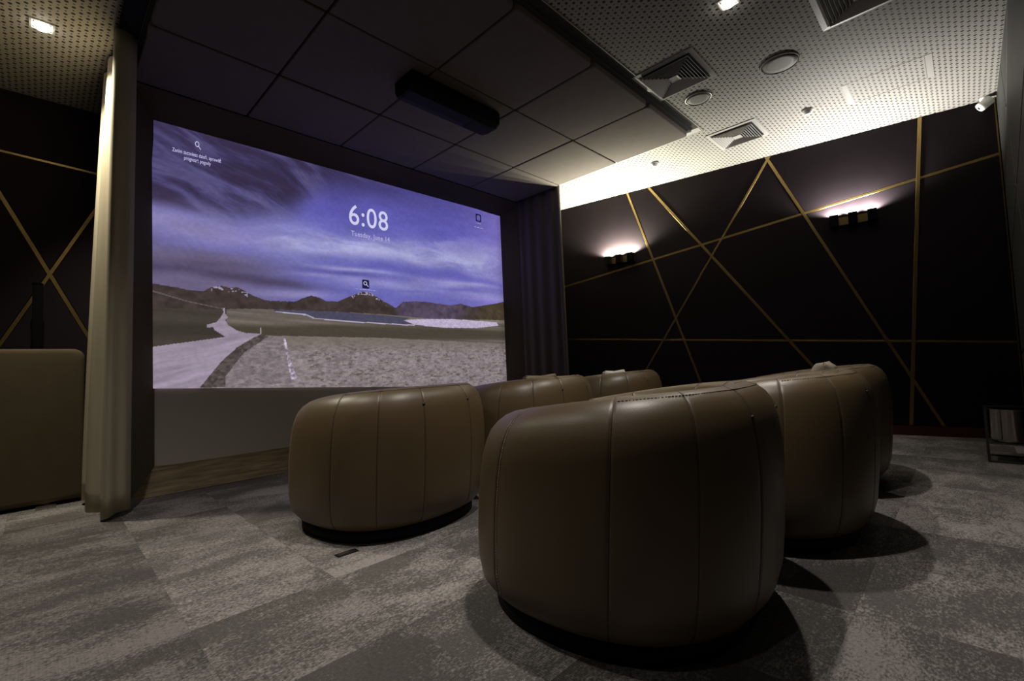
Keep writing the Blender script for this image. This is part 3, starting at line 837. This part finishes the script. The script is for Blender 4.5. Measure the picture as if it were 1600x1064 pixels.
for i, ((x, y), rz_, lb) in enumerate(CHAIRS):
    if i == 0: o = ch0
    else:
        o = ch0.copy(); COL.objects.link(o)
        for c_ in list(ch0.children):
            d_ = c_.copy(); COL.objects.link(d_); d_.parent = o
    o.location = (x, y, 0); o.rotation_euler = (0, 0, rz_); o['label'] = lb; o['group'] = 'brown leather tub chairs in two rows'

# cushions leaning inside the chair backs
def cushion(name, loc, rz_, tilt, size, m, label, seed):
    rng = random.Random(seed); bm = nb(); n = 22; W_, H_, T_ = size
    top = []; bot = []
    ph = [rng.uniform(0, 6) for _ in range(4)]
    for j in range(n+1):
        r1 = []; r2 = []
        for i in range(n+1):
            u = i/n*2-1; v = j/n*2-1
            th_ = (max(0, (1-u**4)*(1-v**4)))**0.45
            pin = 1-0.06*(1-abs(u))*abs(v)-0.06*(1-abs(v))*abs(u)
            wr = 0.008*math.sin(7*u+ph[0]+3*v)*th_+0.006*math.sin(11*v+ph[1]+4*u)*th_
            x = W_/2*u*pin; z = H_/2*v*pin
            r1.append(bm.verts.new((T_/2*th_+wr, x, z))); 
            r2.append(r1[-1] if (i in (0, n) or j in (0, n)) else bm.verts.new((-T_/2*th_+wr, x, z)))
        top.append(r1); bot.append(r2)
    for j in range(n):
        for i in range(n):
            bm.faces.new((top[j][i], top[j][i+1], top[j+1][i+1], top[j+1][i]))
            bm.faces.new((bot[j][i], bot[j+1][i], bot[j+1][i+1], bot[j][i+1]))
    bmesh.ops.rotate(bm, verts=bm.verts[:], cent=(0, 0, -H_/2), matrix=Matrix.Rotation(tilt, 3, 'Y'))
    o = obj(name, bm, m, None, True); o.location = loc; o.rotation_euler = (0, 0, rz_)
    return tag(o, label, 'cushion', None)
cushion('cushion', (3.165, 2.27, 0.565), 0.1, R(12), (0.36, 0.30, 0.13), M_PILLOW_G, 'crumpled taupe cushion showing over the far rear-row chair back', 3)
cushion('cushion', (1.765, 2.13, 0.548), 0.1, R(10), (0.34, 0.30, 0.12), M_PILLOW_W, 'cream cushion tip showing over the far front-row chair back', 5)
cushion('cushion', (1.735, 1.26, 0.555), 0.1, R(10), (0.36, 0.29, 0.12), M_LEATHER, 'brown cushion showing over the middle front-row chair back', 6)

# ------------------------------------------------------------------ projector under the raft
pj = thing('projector', 'long black projector hanging under the felt ceiling raft', 'projector', (1.23, 1.02, ZR))
bm = nb()
prf = [(-0.105, -0.005), (-0.105, -0.085), (-0.085, -0.125), (-0.03, -0.135), (0.07, -0.135), (0.105, -0.11), (0.110, -0.03), (0.105, -0.005)]
loft(bm, [[Vector((a, -0.405, b*0.9-0.003)) for a, b in prf], [Vector((a, -0.385, b)) for a, b in prf], [Vector((a, 0.385, b)) for a, b in prf], [Vector((a*0.96, 0.405, b*0.9-0.003)) for a, b in prf]], True, True, True)
obj('housing', bm, M_BLACK, pj)
bm = nb(); box(bm, -0.07, 0.06, 0.17, 0.35, -0.1365, -0.134, 0.001); obj('hatch', bm, M_BLACK, pj)
for yy in (0.30, 0.36):
    bm = nb(); box(bm, 0.02, 0.05, yy+0.04, yy+0.055, -0.10, -0.08, 0.002); obj('connector', bm, M_BLACK, pj)
bm = nb(); box(bm, -0.05, 0.05, -0.1, 0.1, -0.006, 0.001); obj('mount_plate', bm, M_BLACK, pj)

# ------------------------------------------------------------------ ceiling fittings
def diffuser(x, y, s, label):
    t = thing('air_diffuser', label, 'vent', (x, y, ZC), 0, None)
    h = s/2
    def sq(a, z): return [Vector((-a, -a, z)), Vector((a, -a, z)), Vector((a, a, z)), Vector((-a, a, z))]
    bm = nb(); loft(bm, [sq(h, -0.0005), sq(h, -0.006), sq(h-0.030, -0.008), sq(h-0.036, -0.004), sq(h-0.036, -0.0005)], True)
    obj('frame', bm, M_VENT, t)
    bm = nb(); loft(bm, [sq(h-0.034, -0.0004), sq(h-0.034, -0.0014)], True, True, True); obj('duct', bm, M_BLACK, t)
    n = 7; a0 = h-0.044
    for k in range(n):
        a = a0-(a0-0.035)*k/n
        bm = nb(); loft(bm, [sq(a, -0.022), sq(a-0.0015, -0.0232), sq(a-0.0120, -0.005), sq(a-0.0105, -0.0038), sq(a, -0.022)], True)
        obj('louvre', bm, M_VENT, t)
    bm = nb(); loft(bm, [sq(0.036, -0.020), sq(0.035, -0.023), sq(0.012, -0.017)], True, True, True); obj('centre_plate', bm, M_VENT, t)
    return t
diffuser(2.455, 2.125, 0.445, 'square louvred ceiling vent between the felt raft corner and the flush speakers')
diffuser(2.448, 3.435, 0.425, 'bright square louvred ceiling vent beside the corner of the felt raft')
diffuser(3.545, 2.170, 0.445, 'large dark square ceiling vent cut by the top edge of the view')

def round_disc(name, x, y, r, m, mr, label, cat, ring=0.012):
    t = thing(name, label, cat, (x, y, ZC))
    bm = nb(); loft(bm, [circ(r, -0.0005, 48), circ(r, -0.008, 48), circ(r-ring, -0.013, 48), circ(r-ring-0.002, -0.007, 48)], True, True, False)
    obj('rim', bm, mr, t, True)
    bm = nb(); loft(bm, [circ(r-ring-0.001, -0.0085, 48), circ((r-ring)*0.6, -0.0105, 48), circ(0.01, -0.011, 48)], True, True, True); obj('grille', bm, m, t, True)
    return t
round_disc('ceiling_speaker', 3.035, 2.540, 0.122, M_GRILLE, M_GRILLE, 'large flat grey round ceiling speaker cover', 'speaker', 0.004)
round_disc('ceiling_speaker', 2.455, 2.540, 0.100, M_GRILLE, M_STEEL, 'small round ceiling speaker with a shiny rim beside the louvred vent', 'speaker', 0.008)
def sprinkler(x, y, label):
    t = thing('smoke_detector', label, 'detector', (x, y, ZC))
    bm = nb(); loft(bm, [circ(0.042, -0.0005, 28), circ(0.042, -0.010, 28), circ(0.030, -0.016, 28), circ(0.026, -0.034, 28), circ(0.012, -0.040, 28)], True, True, True)
    obj('housing', bm, M_WHITE, t, True)
    bm = nb(); loft(bm, [circ(0.031, -0.016, 28), circ(0.031, -0.019, 28)], True, True, True); obj('vent_ring', bm, M_GRILLE, t, True)
sprinkler(3.014, 3.441, 'small white ceiling detector in front of the bright wall wash')
sprinkler(1.628, 3.401, 'small white ceiling detector close beyond the felt raft edge')
def downlight(x, y, label):
    t = thing('downlight', label, 'lamp', (x, y, ZC))
    bm = nb(); 
    def sq(a, z): return [Vector((-a, -a, z)), Vector((a, -a, z)), Vector((a, a, z)), Vector((-a, a, z))]
    loft(bm, [sq(0.052, -0.0005), sq(0.052, -0.005), sq(0.042, -0.006), sq(0.040, -0.002)], True); obj('bezel', bm, M_VENT, t)
    bm = nb(); loft(bm, [circ(0.036, -0.001, 24), circ(0.036, -0.010, 24), circ(0.026, -0.022, 24), circ(0.010, -0.026, 24)], True, True, True); obj('bulb', bm, M_LAMP, t, True)
DL = ['lit square downlight in the lower ceiling strip left of the curtain', 'lit square downlight at the top edge above the rear chairs']
for k, (lx, ly, lp, lc) in enumerate(LAMPS):
    downlight(lx, ly, DL[k] if k < 2 else ['downlight above the nearest chair', 'downlight over the open floor on the left', 'added fill downlight behind the camera'][k-2])
# service hatch
ht = thing('ceiling_hatch', 'square perforated service hatch in the bright ceiling, with plain side strips', 'hatch', (3.543, 3.43, ZC))
for (a, b, c_, d) in ((-0.226, -0.222, -0.19, 0.19), (0.218, 0.222, -0.19, 0.19), (-0.226, 0.222, -0.194, -0.190), (-0.226, 0.222, 0.186, 0.190)):
    bm = nb(); box(bm, a, b, c_, d, -0.0016, -0.0002); obj('gap_line', bm, M_GRILLE, ht)
for (a, b) in ((-0.262, -0.228), (0.224, 0.262)):
    bm = nb(); box(bm, a, b, -0.19, 0.19, -0.0022, -0.0002); obj('side_strip', bm, mat('plain_board', (0.33, 0.31, 0.285), 0.7), ht)
# security camera in the corner
sc = thing('security_camera', 'small white camera under the ceiling in the far right corner', 'camera', (4.08, 4.36, ZC))
bm = nb(); loft(bm, [circ(0.030, -0.0005, 24), circ(0.030, -0.018, 24), circ(0.024, -0.022, 24)], True, True, True); obj('mount', bm, M_WHITE, sc, True)
bm = nb(); q = Vector((-0.75, -0.15, -0.55)).to_track_quat('Z', 'Y').to_matrix().to_4x4(); q.translation = (0, -0.01, -0.06)
vr = [circ(0.02, -0.05, 20), circ(0.036, -0.045, 20), circ(0.038, 0.03, 20), circ(0.034, 0.045, 20)]
loft(bm, [[q @ v for v in r_] for r_ in vr], True, True, True); obj('body', bm, M_WHITE, sc, True)
bm = nb(); loft(bm, [[q @ v for v in r_] for r_ in (circ(0.012, 0.044, 20), circ(0.011, 0.048, 20))], True, True, True); obj('lens', bm, M_GLOSS, sc, True)

# ------------------------------------------------------------------ wall sconces
def sconce(s0, label):
    t = thing('wall_sconce', label, 'lamp', fw(s0+0.18, 2.0, 0.0), math.atan2(FD.y, FD.x))
    # local x along the wall, local -y into the room
    bm = nb(); box(bm, -0.18, 0.18, -0.014, -0.001, -0.030, 0.045, 0.002); obj('back_plate', bm, M_BRASS, t)
    for k in range(3):
        x = -0.145+k*0.145
        bm = nb()
        def sq(a, z): return [Vector((x-a, -0.052-a, z)), Vector((x+a, -0.052-a, z)), Vector((x+a, -0.052+a, z)), Vector((x-a, -0.052+a, z))]
        loft(bm, [sq(0.030, -0.040), sq(0.035, -0.040), sq(0.035, 0.062), sq(0.031, 0.062), sq(0.031, 0.030), sq(0.002, 0.030)], True, True, True)
        o = obj('lamp_box', bm, M_GLOSS, t)
        bm = nb(); loft(bm, [circ(0.022, 0.031, 16, x, -0.052), circ(0.022, 0.034, 16, x, -0.052)], True, True, True); obj('lamp', bm, M_SLAMP, o).matrix_parent_inverse = Matrix()
sconce(0.62, 'three-box black wall lamp glowing up the wall near the dark curtain')
sconce(2.935, 'three-box black wall lamp glowing up the wall on the right')

# ------------------------------------------------------------------ side table with a glossy drum, bottom right
tb = thing('side_table', 'black metal framed side table at the right edge of the room', 'table', (4.02, 3.42, 0))
bm = nb(); box(bm, -0.125, 0.125, -0.135, 0.135, 0.362, 0.376, 0.002); obj('top', bm, M_GLOSS, tb)
M_DKMET = mat('bronze_black_metal', (0.06, 0.055, 0.045), 0.4, metal=0.6)
for sx in (-1, 1):
    for sy in (-1, 1):
        bm = nb(); box(bm, sx*0.118-0.006, sx*0.118+0.006, sy*0.128-0.006, sy*0.128+0.006, 0.0, 0.362); obj('leg', bm, M_DKMET, tb)
for sy in (-1, 1):
    bm = nb(); box(bm, -0.112, 0.112, sy*0.128-0.006, sy*0.128+0.006, 0.0, 0.012); obj('rail', bm, M_DKMET, tb)
for sx in (-1, 1):
    bm = nb(); box(bm, sx*0.118-0.006, sx*0.118+0.006, -0.122, 0.122, 0.0, 0.012); obj('rail', bm, M_DKMET, tb)
bm = nb(); box(bm, -0.110, 0.110, -0.120, 0.120, 0.118, 0.124); obj('shelf', bm, M_DKMET, tb)
for sx in (-1, 1):
    bm = nb(); box(bm, sx*0.114-0.003, sx*0.114+0.003, -0.128, 0.128, 0.116, 0.124); obj('rail', bm, M_DKMET, tb)
bk = thing('bucket', 'glossy black metal bucket standing inside the side table frame', 'bucket', (4.02, 3.42, 0.1245))
bm = nb(); loft(bm, [circ(0.085, 0.0, 40), circ(0.096, 0.006, 40), circ(0.100, 0.02, 40), circ(0.102, 0.21, 40), circ(0.105, 0.215, 40), circ(0.105, 0.222, 40), circ(0.099, 0.222, 40), circ(0.097, 0.015, 40)], True, True, True)
obj('body', bm, mat('black_chrome', (0.45, 0.42, 0.38), 0.16, metal=1.0), bk, True)
bm = nb(); tube(bm, [(0.1055*math.cos(a), 0.1055*math.sin(a), 0.216) for a in np.linspace(0, 2*math.pi, 41)], 0.002, 6); obj('rim', bm, M_STEEL, bk, True)

# floor outlet lid near the front row
fo = thing('floor_outlet', 'narrow black floor outlet slot in the carpet before the left front chair', 'floor outlet', (1.925, -0.188, 0), 0)
bm = nb(); box(bm, -0.020, 0.020, -0.046, 0.046, 0.0002, 0.003, 0.0008); obj('frame', bm, M_BLACK, fo)
bm = nb(); box(bm, -0.010, 0.008, -0.036, 0.010, 0.003, 0.0045); obj('lid', bm, M_STEEL, fo)
